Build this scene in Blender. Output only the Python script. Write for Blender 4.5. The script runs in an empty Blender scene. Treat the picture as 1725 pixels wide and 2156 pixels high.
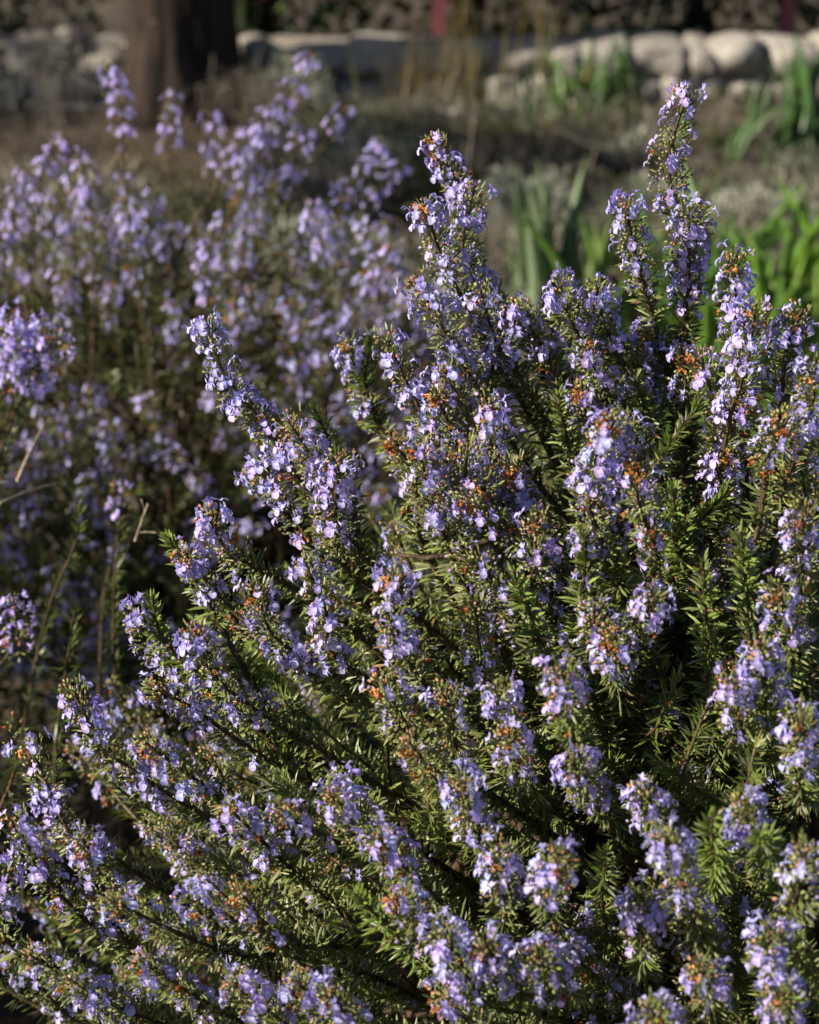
import bpy, math
import numpy as np
from mathutils import Vector, noise

# ------------------------------------------------------------------ camera, sky, sun, exposure
scene = bpy.context.scene
COL = scene.collection
LENS, PITCH, CAMZ = 62.0, math.radians(22.0), 1.45
cam_d = bpy.data.cameras.new("camera")
cam = bpy.data.objects.new("camera", cam_d)
COL.objects.link(cam)
cam.location = (0, 0, CAMZ)
cam.rotation_euler = (math.pi / 2 - PITCH, 0, 0)
cam_d.sensor_fit = 'VERTICAL'
cam_d.sensor_height = 36.0
cam_d.sensor_width = 28.8
cam_d.lens = LENS
cam_d.clip_start, cam_d.clip_end = 0.02, 500
cam_d.dof.use_dof = True
cam_d.dof.focus_distance = 1.16
cam_d.dof.aperture_fstop = 7.2
cam_d.dof.aperture_blades = 0
scene.camera = cam

SUN_EL, SUN_AZ = math.radians(32), math.radians(20)   # azimuth: from the left, turned towards the camera's side
TO_SUN = np.array([-math.cos(SUN_EL) * math.cos(SUN_AZ), -math.cos(SUN_EL) * math.sin(SUN_AZ), math.sin(SUN_EL)])
world = bpy.data.worlds.new("World")
scene.world = world
world.use_nodes = True
wn = world.node_tree.nodes
sky = wn.new("ShaderNodeTexSky")
sky.sky_type = 'NISHITA'
sky.sun_disc = False
sky.sun_elevation = SUN_EL
sky.sun_rotation = math.atan2(TO_SUN[0], TO_SUN[1])
wn["Background"].inputs[1].default_value = 0.05
world.node_tree.links.new(sky.outputs[0], wn["Background"].inputs[0])
sun_d = bpy.data.lights.new("sun", 'SUN')
sun_d.energy = 5.0
sun_d.angle = math.radians(0.53)
sun_d.color = (1.0, 0.89, 0.73)
sun = bpy.data.objects.new("sun", sun_d)
COL.objects.link(sun)
sun.location = tuple(TO_SUN * 20)
sun.rotation_euler = Vector(TO_SUN).to_track_quat('Z', 'Y').to_euler()
scene.view_settings.view_transform = 'Standard'
scene.view_settings.look = 'None'
scene.view_settings.gamma = 1.0
scene.view_settings.use_curve_mapping = False
scene.view_settings.exposure = 0.92
scene.render.engine = 'CYCLES'
scene.cycles.use_denoising = True
scene.cycles.max_bounces = 8
scene.cycles.transparent_max_bounces = 8

rng = np.random.default_rng(7)

# ------------------------------------------------------------------ picture-to-place helper (1725 x 2156 sheet)
FW = np.array([0, math.cos(PITCH), -math.sin(PITCH)])
UP = np.array([0, math.sin(PITCH), math.cos(PITCH)])
RT = np.array([1.0, 0, 0])
CP = np.array([0, 0, CAMZ])
def px(d):
    return 36.0 / LENS * d / 2156.0
def at(u, v, d):
    return CP + FW * d + RT * ((u - 862.5) * px(d)) + UP * ((1078 - v) * px(d))
def project(P):
    q = np.atleast_2d(P) - CP
    d = q @ FW
    return 862.5 + (q @ RT) / px(d), 1078 - (q @ UP) / px(d), d
def on_y(u, v, y):
    r = FW + RT * ((u - 862.5) * px(1)) + UP * ((1078 - v) * px(1))
    return CP + r * (y / r[1])

# ------------------------------------------------------------------ materials
def new_mat(name):
    m = bpy.data.materials.new(name)
    m.use_nodes = True
    nt = m.node_tree
    return m, nt, nt.nodes, nt.links, nt.nodes["Principled BSDF"], nt.nodes["Material Output"]

def leafy_mat(name, rough=0.5, transl=0.3, spec=0.5, noise_amt=0.25, nscale=90.0, tcol=(1, 1, 1), objrand=0.0):
    m, nt, N, L, bs, out = new_mat(name)
    a = N.new("ShaderNodeAttribute"); a.attribute_name = "Col"
    tc = N.new("ShaderNodeTexCoord")
    nz = N.new("ShaderNodeTexNoise"); nz.inputs["Scale"].default_value = nscale; nz.inputs["Detail"].default_value = 3
    L.new(tc.outputs["Object"], nz.inputs["Vector"])
    mr = N.new("ShaderNodeMapRange")
    mr.inputs["From Min"].default_value = 0.3; mr.inputs["From Max"].default_value = 0.7
    mr.inputs["To Min"].default_value = 1 - noise_amt; mr.inputs["To Max"].default_value = 1 + noise_amt
    L.new(nz.outputs["Fac"], mr.inputs["Value"])
    mx = N.new("ShaderNodeVectorMath"); mx.operation = 'SCALE'
    L.new(a.outputs["Color"], mx.inputs[0]); L.new(mr.outputs[0], mx.inputs["Scale"])
    src = mx.outputs[0]
    if objrand:
        oi = N.new("ShaderNodeObjectInfo")
        hs = N.new("ShaderNodeHueSaturation")
        r1 = N.new("ShaderNodeMapRange"); r1.inputs["To Min"].default_value = 1 - objrand; r1.inputs["To Max"].default_value = 1 + objrand
        L.new(oi.outputs["Random"], r1.inputs["Value"]); L.new(r1.outputs[0], hs.inputs["Value"])
        L.new(src, hs.inputs["Color"]); src = hs.outputs[0]
    L.new(src, bs.inputs["Base Color"])
    bs.inputs["Roughness"].default_value = rough
    bs.inputs["Specular IOR Level"].default_value = spec
    tr = N.new("ShaderNodeBsdfTranslucent")
    tm = N.new("ShaderNodeVectorMath"); tm.operation = 'MULTIPLY'; tm.inputs[1].default_value = tcol
    L.new(src, tm.inputs[0]); L.new(tm.outputs[0], tr.inputs["Color"])
    ms = N.new("ShaderNodeMixShader"); ms.inputs[0].default_value = transl
    L.new(bs.outputs[0], ms.inputs[1]); L.new(tr.outputs[0], ms.inputs[2])
    L.new(ms.outputs[0], out.inputs["Surface"])
    return m

def rock_mat(name, c1, c2, scale=6.0, rough=0.9, bump=0.5, c3=None):
    m, nt, N, L, bs, out = new_mat(name)
    tc = N.new("ShaderNodeTexCoord")
    oi = N.new("ShaderNodeObjectInfo")
    ad = N.new("ShaderNodeVectorMath"); ad.operation = 'ADD'
    L.new(tc.outputs["Object"], ad.inputs[0]); L.new(oi.outputs["Random"], ad.inputs[1])
    n1 = N.new("ShaderNodeTexNoise"); n1.inputs["Scale"].default_value = scale; n1.inputs["Detail"].default_value = 8; n1.inputs["Roughness"].default_value = 0.65
    n2 = N.new("ShaderNodeTexNoise"); n2.inputs["Scale"].default_value = scale * 5; n2.inputs["Detail"].default_value = 6
    L.new(ad.outputs[0], n1.inputs["Vector"]); L.new(ad.outputs[0], n2.inputs["Vector"])
    r = N.new("ShaderNodeValToRGB")
    r.color_ramp.elements[0].position = 0.32; r.color_ramp.elements[0].color = (*c1, 1)
    r.color_ramp.elements[1].position = 0.68; r.color_ramp.elements[1].color = (*c2, 1)
    if c3:
        e = r.color_ramp.elements.new(0.55); e.color = (*c3, 1)
    L.new(n1.outputs["Fac"], r.inputs[0])
    hs = N.new("ShaderNodeHueSaturation")
    mr = N.new("ShaderNodeMapRange"); mr.inputs["To Min"].default_value = 0.75; mr.inputs["To Max"].default_value = 1.15
    L.new(oi.outputs["Random"], mr.inputs["Value"]); L.new(mr.outputs[0], hs.inputs["Value"])
    L.new(r.outputs[0], hs.inputs["Color"]); L.new(hs.outputs[0], bs.inputs["Base Color"])
    bp = N.new("ShaderNodeBump"); bp.inputs["Strength"].default_value = bump; bp.inputs["Distance"].default_value = 0.03
    L.new(n2.outputs["Fac"], bp.inputs["Height"]); L.new(bp.outputs[0], bs.inputs["Normal"])
    bs.inputs["Roughness"].default_value = rough
    bs.inputs["Specular IOR Level"].default_value = 0.2
    return m

def bark_mat(name, c1, c2, zs=1.0, scale=14.0):
    m, nt, N, L, bs, out = new_mat(name)
    tc = N.new("ShaderNodeTexCoord")
    mp = N.new("ShaderNodeMapping"); mp.inputs["Scale"].default_value = (1, 1, zs)
    L.new(tc.outputs["Object"], mp.inputs[0])
    n1 = N.new("ShaderNodeTexNoise"); n1.inputs["Scale"].default_value = scale; n1.inputs["Detail"].default_value = 7
    L.new(mp.outputs[0], n1.inputs["Vector"])
    r = N.new("ShaderNodeValToRGB")
    r.color_ramp.elements[0].position = 0.35; r.color_ramp.elements[0].color = (*c1, 1)
    r.color_ramp.elements[1].position = 0.65; r.color_ramp.elements[1].color = (*c2, 1)
    L.new(n1.outputs["Fac"], r.inputs[0]); L.new(r.outputs[0], bs.inputs["Base Color"])
    bp = N.new("ShaderNodeBump"); bp.inputs["Strength"].default_value = 0.6; bp.inputs["Distance"].default_value = 0.02
    L.new(n1.outputs["Fac"], bp.inputs["Height"]); L.new(bp.outputs[0], bs.inputs["Normal"])
    bs.inputs["Roughness"].default_value = 0.9
    bs.inputs["Specular IOR Level"].default_value = 0.2
    return m

M_NEEDLE = leafy_mat("rosemary_foliage", rough=0.42, transl=0.22, spec=0.5, noise_amt=0.2, nscale=120, tcol=(1.1, 1.2, 0.5))
M_PETAL = leafy_mat("rosemary_petal", rough=0.6, transl=0.32, spec=0.25, noise_amt=0.10, nscale=600, tcol=(1, 0.95, 1.05), objrand=0.12)
M_RUST = leafy_mat("withered_petal", rough=0.8, transl=0.25, spec=0.2, noise_amt=0.3, nscale=500, tcol=(1.1, 0.9, 0.6), objrand=0.25)
M_STEM = bark_mat("rosemary_stem", (0.05, 0.032, 0.020), (0.11, 0.075, 0.048), 0.3, 120)
M_TWIG = bark_mat("dry_twig", (0.20, 0.16, 0.12), (0.42, 0.35, 0.27), 0.3, 90)
M_IRIS = leafy_mat("iris_leaf", rough=0.38, transl=0.35, spec=0.5, noise_amt=0.15, nscale=14, tcol=(1.2, 1.3, 0.4), objrand=0.15)
M_GREY = leafy_mat("grey_foliage", rough=0.8, transl=0.15, spec=0.2, noise_amt=0.2, nscale=10)
M_DRY = leafy_mat("dry_grass", rough=0.7, transl=0.3, spec=0.3, noise_amt=0.25, nscale=8)
M_TREE = leafy_mat("tree_foliage", rough=0.5, transl=0.25, spec=0.4, noise_amt=0.25, nscale=6, tcol=(1.1, 1.2, 0.4))
M_STONE = rock_mat("limestone", (0.12, 0.11, 0.10), (0.62, 0.59, 0.55), 7, c3=(0.40, 0.375, 0.345))
M_MORTAR = rock_mat("wall_core", (0.12, 0.105, 0.09), (0.36, 0.33, 0.29), 8)
M_TRUNK = bark_mat("pine_bark", (0.008, 0.006, 0.005), (0.042, 0.029, 0.023), 0.25, 16)
M_FENCE = rock_mat("maroon_paint", (0.12, 0.032, 0.042), (0.19, 0.06, 0.07), 9, rough=0.55, bump=0.1)
M_SOIL = rock_mat("soil", (0.028, 0.022, 0.017), (0.12, 0.095, 0.07), 2.6, c3=(0.065, 0.05, 0.037))
M_DEAD = bark_mat("dead_stem", (0.06, 0.053, 0.045), (0.18, 0.16, 0.135), 0.3, 40)
M_LITTER = leafy_mat("leaf_litter", rough=0.85, transl=0.1, spec=0.15, noise_amt=0.3, nscale=30)

# ------------------------------------------------------------------ mesh helpers
def build(name, V, F, mat, C=None, smooth=True):
    """V n x 3, F m x 3 triangles, C n x 3 colours -> mesh"""
    me = bpy.data.meshes.new(name)
    V = np.ascontiguousarray(V, dtype=np.float32); F = np.ascontiguousarray(F, dtype=np.int32)
    me.vertices.add(len(V)); me.vertices.foreach_set("co", V.ravel())
    me.loops.add(F.size); me.loops.foreach_set("vertex_index", F.ravel())
    me.polygons.add(len(F)); me.polygons.foreach_set("loop_start", np.arange(0, F.size, 3, dtype=np.int32))
    me.polygons.foreach_set("use_smooth", np.full(len(F), smooth, dtype=bool))
    if C is not None:
        ca = me.color_attributes.new("Col", 'FLOAT_COLOR', 'POINT')
        c4 = np.ones((len(V), 4), dtype=np.float32); c4[:, :3] = np.clip(C, 0, 1)
        ca.data.foreach_set("color", c4.ravel())
    me.update(calc_edges=True)
    if mat: me.materials.append(mat)
    return me

def add(name, me, parent=None, loc=(0, 0, 0), **props):
    o = bpy.data.objects.new(name, me)
    COL.objects.link(o)
    o.location = tuple(loc)
    if parent: o.parent = parent
    for k, v in props.items(): o[k] = v
    return o

def thing(name, loc, label, category, group=None):
    o = add(name, None, None, loc, label=label, category=category)
    o.empty_display_size = 0.05
    if group: o["group"] = group
    return o

class Bag:
    """collects triangle batches"""
    def __init__(self): self.V, self.F, self.C, self.n = [], [], [], 0
    def put(self, V, F, C):
        self.V.append(V); self.F.append(F + self.n); self.C.append(C); self.n += len(V)
    def inst(self, T, mats, locs, cols):
        """T=(verts, tris, shade) instanced with n 3x3 column matrices"""
        tv, tf, ts = T
        n = len(locs)
        if n == 0: return
        V = np.einsum('nij,vj->nvi', mats, tv) + locs[:, None, :]
        F = (tf[None] + (np.arange(n) * len(tv))[:, None, None]).reshape(-1, 3)
        C = cols[:, None, :] * ts[None]
        self.put(V.reshape(-1, 3), F, C.reshape(-1, 3))
    def mesh(self, name, mat, origin=(0, 0, 0), smooth=True):
        return build(name, np.concatenate(self.V) - np.asarray(origin), np.concatenate(self.F), mat, np.concatenate(self.C), smooth)

def nrm(a):
    return a / np.maximum(np.linalg.norm(a, axis=-1, keepdims=True), 1e-9)

def frames(D, H, sx, sy, sz):
    """column matrices: local Y along D, local Z towards H"""
    D = nrm(D); X = nrm(np.cross(D, H)); Z = np.cross(X, D)
    n = len(D)
    s = [np.broadcast_to(np.asarray(q, float), (n,)) for q in (sx, sy, sz)]
    return np.stack([X * s[0][:, None], D * s[1][:, None], Z * s[2][:, None]], axis=2)

def spline(P, k=40):
    """Catmull-Rom through points, resampled evenly"""
    P = np.asarray(P, float)
    if len(P) == 2: P = np.array([P[0], (P[0] + P[1]) / 2, P[1]])
    Q = np.vstack([2 * P[0] - P[1], P, 2 * P[-1] - P[-2]])
    out = []
    for i in range(1, len(Q) - 2):
        t = np.linspace(0, 1, 16, endpoint=False)[:, None]
        a, b, c, d = Q[i - 1], Q[i], Q[i + 1], Q[i + 2]
        out.append(0.5 * (2 * b + (c - a) * t + (2 * a - 5 * b + 4 * c - d) * t ** 2 + (3 * b - a - 3 * c + d) * t ** 3))
    out.append(P[-1:]); out = np.vstack(out)
    s = np.r_[0, np.cumsum(np.linalg.norm(np.diff(out, axis=0), axis=1))]
    q = np.linspace(0, s[-1], k)
    return np.stack([np.interp(q, s, out[:, j]) for j in range(3)], 1), s[-1]

def tube(P, R, sides=6):
    """tapered tube along points"""
    P = np.asarray(P, float); R = np.asarray(R, float)
    T = nrm(np.gradient(P, axis=0))
    h = np.array([0.31, 0.87, 0.39]) if abs(T[0] @ np.array([0.31, 0.87, 0.39])) < 0.9 else np.array([1.0, 0, 0])
    e1 = nrm(np.cross(T, h)); e2 = np.cross(T, e1)
    a = np.linspace(0, 2 * np.pi, sides, endpoint=False)
    V = P[:, None] + R[:, None, None] * (np.cos(a)[None, :, None] * e1[:, None] + np.sin(a)[None, :, None] * e2[:, None])
    n = len(P); F = []
    for i in range(n - 1):
        for j in range(sides):
            p, q = i * sides + j, i * sides + (j + 1) % sides
            F += [(p, q, q + sides), (p, q + sides, p + sides)]
    V = np.vstack([V.reshape(-1, 3), P[:1], P[-1:]])
    for j in range(sides):
        F += [((j + 1) % sides, j, n * sides), ((n - 1) * sides + j, (n - 1) * sides + (j + 1) % sides, n * sides + 1)]
    return V, np.array(F)

def grid_tris(r, c, off=0):
    F = []
    for i in range(r - 1):
        for j in range(c - 1):
            p = off + i * c + j
            F += [(p, p + 1, p + c + 1), (p, p + c + 1, p + c)]
    return F

# ------------------------------------------------------------------ rosemary templates (unit: millimetres unless said)
def needle_template(bend, full=True):
    rows = [(0.0, 0.7), (0.62, 1.0)] if full else [(0.0, 0.6), (0.5, 1.0)]
    V, S, F = [], [], []
    for y, w in rows:
        z = bend * y * y
        V += [(-w, y, z), (0, y, z + 0.55 * w), (w, y, z)] if full else [(-w, y, z), (w, y, z)]
        S += [(1, 1, 1)] * (3 if full else 2)
    c = 3 if full else 2
    V.append((0, 1.0, bend)); S.append((1.15, 1.1, 0.9)); tip = len(V) - 1
    for i in range(len(rows) - 1):
        for j in range(c):
            p, q = i * c + j, i * c + (j + 1) % c
            if j == c - 1: continue
            F += [(p, q, q + c), (p, q + c, p + c)]
    l = (len(rows) - 1) * c
    for j in range(c):
        if j == c - 1: continue
        F.append((l + j, l + (j + 1) % c, tip))
    return np.array(V, float), np.array(F), np.array(S, float)
NEEDLES = [needle_template(b) for b in (0.10, -0.12, -0.28)]
NEEDLES_FAR = [needle_template(b, False) for b in (0.1, -0.2)]

def calyx_template():
    V, S, F = [(0, 0, 0)], [(0.9, 1.0, 0.8)], []
    for k in range(4):
        a = math.pi / 2 * k + .4
        V.append((1.2 * math.cos(a), 2.6 + .6 * (k % 2), 1.2 * math.sin(a))); S.append((1.1, .98, .95))
    V.append((0, 2.2, 0)); S.append((.75, .65, .65))
    for k in range(4):
        n = (k + 1) % 4
        F += [(0, 1 + k, 1 + n), (1 + k, 5, 1 + n)]
    return np.array(V, float), np.array(F), np.array(S, float)
CALYX = calyx_template()

def bud_template():
    V, S, F = [(0, 0, 0)], [(0.9, 1, 0.8)], []
    for y, r in ((1.4, 1.1), (3.2, 1.5)):
        for k in range(5):
            a = 2 * math.pi * k / 5
            V.append((r * math.cos(a), y, r * math.sin(a))); S.append((1, 1, 1))
    V.append((0, 4.8, 0)); S.append((1.05, 1.05, 1.05))
    for k in range(5):
        n = (k + 1) % 5
        F += [(0, 1 + k, 1 + n), (1 + k, 6 + n, 1 + n), (1 + k, 6 + k, 6 + n), (6 + k, 11, 6 + n)]
    return np.array(V, float), np.array(F), np.array(S, float)
BUD = bud_template()

def flower_template(seed, stamens=True, tubed=True, simple=False):
    r = np.random.default_rng(seed)
    V, S, F = [], [], []
    def sheet(rows, c):
        off = len(V)
        for row in rows:
            for (p, s) in row: V.append(p); S.append(s)
        F.extend(grid_tris(len(rows), c, off))
    W, PL, VI, DK = (1.35, 1.35, 1.08), (1.08, 1.08, 1.02), (0.92, 0.90, 1.0), (0.42, 0.30, 0.66)
    if tubed:
        off = len(V); sd = 5
        for y, z, rr, s in ((0, 0, 0.8, PL), (3.2, 0.8, 1.25, PL), (5.2, 1.2, 1.9, W)):
            for k in range(sd):
                a = 2 * math.pi * k / sd
                V.append((rr * math.cos(a), y, z + rr * math.sin(a))); S.append(s)
        for i in range(2):
            for k in range(sd):
                p, q = off + i * sd + k, off + i * sd + (k + 1) % sd
                F.extend([(p, q, q + sd), (p, q + sd, p + sd)])
    j = lambda a: float(r.normal(0, a))
    # upper lip: two lobes standing up, bent back
    b = j(0.5); sp = 1 + j(0.15)
    sheet([[((-1.5, 4.9, 1.6), PL), ((0, 5.3, 2.3), PL), ((1.5, 4.9, 1.6), PL)],
           [((-2.1 * sp, 5.2 + b, 4.0), VI), ((0, 4.9 + b, 4.2), PL), ((2.1 * sp, 5.2 + b, 4.0), VI)],
           [((-2.5 * sp, 4.6 + 1.6 * b, 6.2), VI), ((-0.2, 4.0 + b, 5.2), VI), ((2.5 * sp, 4.6 + 1.6 * b, 6.2), VI)],
           [((-1.7 * sp, 3.8 + 2 * b, 7.6 + j(.3)), VI), ((0, 3.9 + b, 5.5), VI), ((1.7 * sp, 3.8 + 2 * b, 7.6 + j(.3)), VI)]], 3)
    # middle lobe of the lower lip: clawed hanging spoon with a dark mark in the throat
    k = 1 + j(0.08); cu = 0.9 + j(0.25); dr = j(0.5)
    rows = []
    LIP = ((5.0, 0.2, 1.0, W, W), (8.1 + dr, -2.0, 2.9, VI, W), (8.4 + 1.5 * dr, -6.3, 2.9, PL, PL)) if simple else ((5.0, 0.2, 1.0, W, W), (6.6, -0.4, 1.5, PL, DK), (8.1 + dr, -2.0, 2.9, VI, W), (8.6 + dr, -4.2, 3.5, VI, PL), (8.4 + 1.5 * dr, -6.1, 2.9, PL, PL), (8.3 + 2 * dr, -7.1, 1.4, PL, PL))
    for (y, z, w, s0, s1) in LIP:
        rows.append([((-w * k, y + cu * w * 0.32 + j(.2), z + 0.25 * w), s0), ((0, y, z), s1), ((w * k, y + cu * w * 0.32 + j(.2), z + 0.25 * w), s0)])
    sheet(rows, 3)
    # side lobes
    for sx in (-1, 1):
        t = j(0.5)
        sheet([[((sx * 1.0, 5.2, 1.3), PL), ((sx * 1.2, 5.4, -0.1), PL)],
               [((sx * 3.0, 6.0 + t, 0.9), VI), ((sx * 2.4, 6.3 + t, -1.3), VI)],
               [((sx * 4.6, 6.0 + t, -0.6 + j(.3)), VI), ((sx * 3.5, 6.3 + t, -2.6), VI)]] +
              ([] if simple else [[((sx * 4.7, 5.9 + t, -2.2), VI), ((sx * 4.2, 6.0 + t, -2.8), VI)]]), 2)
    if stamens:
        for sx in (-0.7, 0.7, 0.0)[:2 + int(r.random() < 0.5)]:
            e = 1 + j(0.12)
            P = [(sx, 4.6, 1.8), (sx * 1.4, 6.4, 5.0), (sx * 1.6, 9.2 * e, 6.9 * e), (sx * 1.2, 11.8 * e, 5.0 * e)]
            tv, tf = tube(P, [0.30, 0.27, 0.23, 0.28], 3)
            off = len(V)
            for p in tv: V.append(tuple(p)); S.append((0.85, 0.74, 1.0))
            F.extend((tf + off).tolist())
    return np.array(V, float), np.array(F), np.array(S, float)
FLOWERS = [flower_template(s) for s in range(8)]
FLOWERS_MID = [flower_template(20 + s, False, True) for s in range(4)]
FLOWERS_FAR = [flower_template(40 + s, False, False, True) for s in range(4)]

def withered_template(seed):
    r = np.random.default_rng(100 + seed)
    V, S, F = [], [], []
    for q in range(4):
        a = r.uniform(-1.6, 1.6); L = r.uniform(3.5, 6.5); w = r.uniform(0.7, 1.3)
        dx, dz = math.sin(a), -abs(math.cos(a)) * r.uniform(0.2, 1.0)
        off = len(V)
        for i, t in enumerate((0, 0.4, 0.75, 1.0)):
            c = np.array([dx * L * t * 0.7 + r.normal(0, .3), 1.5 + 3.5 * t + r.normal(0, .4), dz * L * t + 1.5 * math.sin(3 * t) + r.normal(0, .3)])
            ww = w * (0.6 + 0.8 * math.sin(2.6 * t))
            o = r.normal(0, 1, 3); o = o / np.linalg.norm(o) * ww
            V.append(tuple(c - o)); V.append(tuple(c + o))
            s = r.uniform(0.6, 1.2); S += [(s, s, s)] * 2
        F.extend(grid_tris(4, 2, off))
    return np.array(V, float), np.array(F), np.array(S, float)
WITHERED = [withered_template(s) for s in range(6)]

PETAL = np.array([0.500, 0.470, 0.870])
RUST = np.array([0.47, 0.175, 0.050])
FLOWER_ME = [build("flower", T[0] * .001, T[1], M_PETAL, T[2] * PETAL * c) for T in FLOWERS for c in (1.0, np.array([1.1, .96, .98]))]
FLOWER_FAR_ME = [build("flower", T[0] * .001, T[1], M_PETAL, T[2] * PETAL * c) for T in FLOWERS_MID for c in (1.0, np.array([1.1, .96, .98]))]
WITHERED_ME = [build("withered_flower", T[0] * .001, T[1], M_RUST, T[2] * RUST * c) for T in WITHERED for c in (1.0, np.array([1.25, 1.45, 1.6]), np.array([.62, .6, .7]))]

def axis_frame(P, t):
    """position, tangent and a perpendicular pair at parameters t of an even polyline"""
    k = len(P) - 1
    T = nrm(np.gradient(P, axis=0))
    x = np.clip(t, 0, 1) * k
    i = np.minimum(x.astype(int), k - 1); f = (x - i)[:, None]
    p = P[i] * (1 - f) + P[i + 1] * f
    tg = nrm(T[i] * (1 - f) + T[i + 1] * f)
    e1 = nrm(np.cross(tg, np.array([0.23, 0.11, 0.05]) + np.array([1.0, 0, 0])))
    return p, tg, e1, np.cross(tg, e1)

# ------------------------------------------------------------------ a rosemary shoot
def make_shoot(P, L, r, far=False, ff=0.5, dens=6.0, brown=0.5, rust=0.5, leaf=1.0, wid=1.0, fresh=0.0, cheap=False):
    """P: 40 points base->tip, L: length in metres, ff: flowering fraction from the tip.
    returns foliage Bag, flower (mats, locs), withered (mats, locs)"""
    B = Bag()
    flowering = dens > 0
    if not far: wid = wid * .84
    t0 = 1 - ff if flowering else 1.01
    # --- needles in opposite pairs along the whole shoot
    n = int(L * (1450 if not far else 620) * leaf)
    t = r.uniform(0.02, 1.0, n) ** 0.85
    inz = t > t0
    keep = ~inz | (r.random(n) < (1.0 if not far else 0.6))
    t = t[keep]; n = len(t); inz = t > t0
    p, tg, e1, e2 = axis_frame(P, t)
    node = np.floor(t * L / 0.004)
    ph = node * (math.pi / 2) + (r.random(n) < 0.5) * math.pi + r.normal(0, 0.8, n)
    rad = np.cos(ph)[:, None] * e1 + np.sin(ph)[:, None] * e2
    tip = np.clip((t - 0.85) / 0.15, 0, 1)
    inc = np.radians(np.where(inz, r.uniform(40, 85, n), r.uniform(35, 90, n)) * (1 - 0.62 * tip))
    D = np.cos(inc)[:, None] * tg + np.sin(inc)[:, None] * rad
    ln = np.where(inz, r.uniform(0.006, 0.011, n), r.uniform(0.008, 0.016, n)) * (1 - 0.35 * tip) * (0.9 + .1 * wid)
    if not flowering: ln = r.uniform(0.009, 0.0165, n) * (1 - 0.45 * tip)
    st = np.where(inz, r.uniform(0.001, 0.011, n), 0.0015)[:, None] * rad * wid
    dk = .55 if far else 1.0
    cA = np.array([0.085, 0.120, 0.034]); cB = np.array([0.205, 0.220, 0.070]); cC = np.array([0.150, 0.215, 0.042])
    m = r.random((n, 1))
    col = cA * (1 - m) + cB * m
    fr = fresh + (0.12 if flowering else 0.35)
    col = np.where(r.random((n, 1)) < fr + tip[:, None] * (0 if flowering else 0.5), cC * r.uniform(.8, 1.3, (n, 1)), col)
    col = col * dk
    pale = r.random(n) < (0.12 if not far else .03)
    col[pale] = np.array([0.24, 0.26, 0.17])
    dead = r.random(n) < 0.03
    col[dead] = np.array([0.20, 0.12, 0.05])
    wdt = r.uniform(0.00062, 0.00098, n) * (1.0 if not far else 1.35)
    lib = NEEDLES_FAR if far or cheap else NEEDLES
    which = r.integers(0, len(lib), n)
    mt = frames(D, tg + 0.3 * rad, wdt, ln, np.maximum(wdt, ln * 0.5))
    # z column: keep section thin but bend in proportion to length
    for k, T in enumerate(lib):
        s = which == k
        TV = T[0].copy()
        # separate bend (scaled by length) from section height (scaled by width)
        mm = mt[s]
        B.inst((TV * np.array([1, 1, 0.45 if not far else 0.7]), T[1], T[2]), mm, (p + st)[s], col[s])
    fl = wi = None
    if flowering:
        # --- calyces and buds on short side stalks
        nc = int(ff * L * (2300 if not far else 450))
        t = t0 + (1 - t0) * r.random(nc) ** 0.9
        p, tg, e1, e2 = axis_frame(P, t)
        ph = r.uniform(0, 2 * math.pi, nc)
        rad = np.cos(ph)[:, None] * e1 + np.sin(ph)[:, None] * e2
        tip = np.clip((t - 0.9) / 0.1, 0, 1)
        ro = .0125 * r.uniform(0.01, 1, nc) ** .7 * wid * (1 - 0.35 * tip)
        D = nrm(rad + tg * (r.uniform(-0.2, 0.9, nc) + 1.6 * tip)[:, None] + r.normal(0, .25, (nc, 3)))
        c1 = np.array([0.29, 0.31, 0.105]); c2 = np.array([0.18, 0.205, 0.080]); c3 = np.array([0.27, 0.155, 0.095]); c4 = np.array([0.36, 0.36, 0.24])
        k = r.random(nc)
        pb = 0.05 + 0.75 * brown * tip + 0.10 * brown
        col = np.where((k < 0.45)[:, None], c1, c2); col = np.where((k > 0.88)[:, None], c4, col)
        col = np.where((r.random(nc) < pb)[:, None], c3 * r.uniform(.7, 1.7, (nc, 1)), col) * r.uniform(.8, 1.2, (nc, 1))
        sc = r.uniform(0.0006, 0.00095, nc) * (1 if not far else 1.4)
        B.inst(CALYX, frames(D, tg + 0.01, sc, sc * r.uniform(1.2, 2.0, nc), sc), p + rad * ro[:, None], col)
        nb = int(nc * (0.045 if not far else 0.02))
        sc = r.uniform(0.0006, 0.0009, nb)
        B.inst(BUD, frames(D[:nb], tg[:nb] + 0.01, sc, sc, sc), p[:nb] + rad[:nb] * ro[:nb, None] * 1.25 + D[:nb] * 0.002,
               np.array([0.42, 0.33, 0.60]) * r.uniform(.7, 1.2, (nb, 1)))
        # --- open flowers, gathered in whorls
        nf = int(ff * L * 100 * dens * (0.98 if not far else .58))
        nwh = max(3, int(ff * L / 0.011))
        wt = np.linspace(t0 + 0.03, 0.985, nwh) + r.normal(0, .01, nwh)
        wp = r.random(nwh) ** 1.3 + .08; wp[int(nwh * .75):] += .25
        wsel = r.choice(nwh, nf, p=wp / wp.sum())
        t = np.clip(wt[wsel] + r.normal(0, 0.003 / max(L, .05), nf), 0, 1)
        p, tg, e1, e2 = axis_frame(P, t)
        base = r.uniform(0, 2 * math.pi, nwh)
        ph = base[wsel] + r.integers(0, 4, nf) * math.pi / 2 + r.normal(0, .45, nf)
        rad = np.cos(ph)[:, None] * e1 + np.sin(ph)[:, None] * e2
        ro = r.uniform(0.005, 0.0112, nf) * wid
        UPW = np.array([0, 0, 1.0])
        ro = ro * np.where(r.random(nf) < .5, 1.0, 1.35) if far else ro
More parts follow.
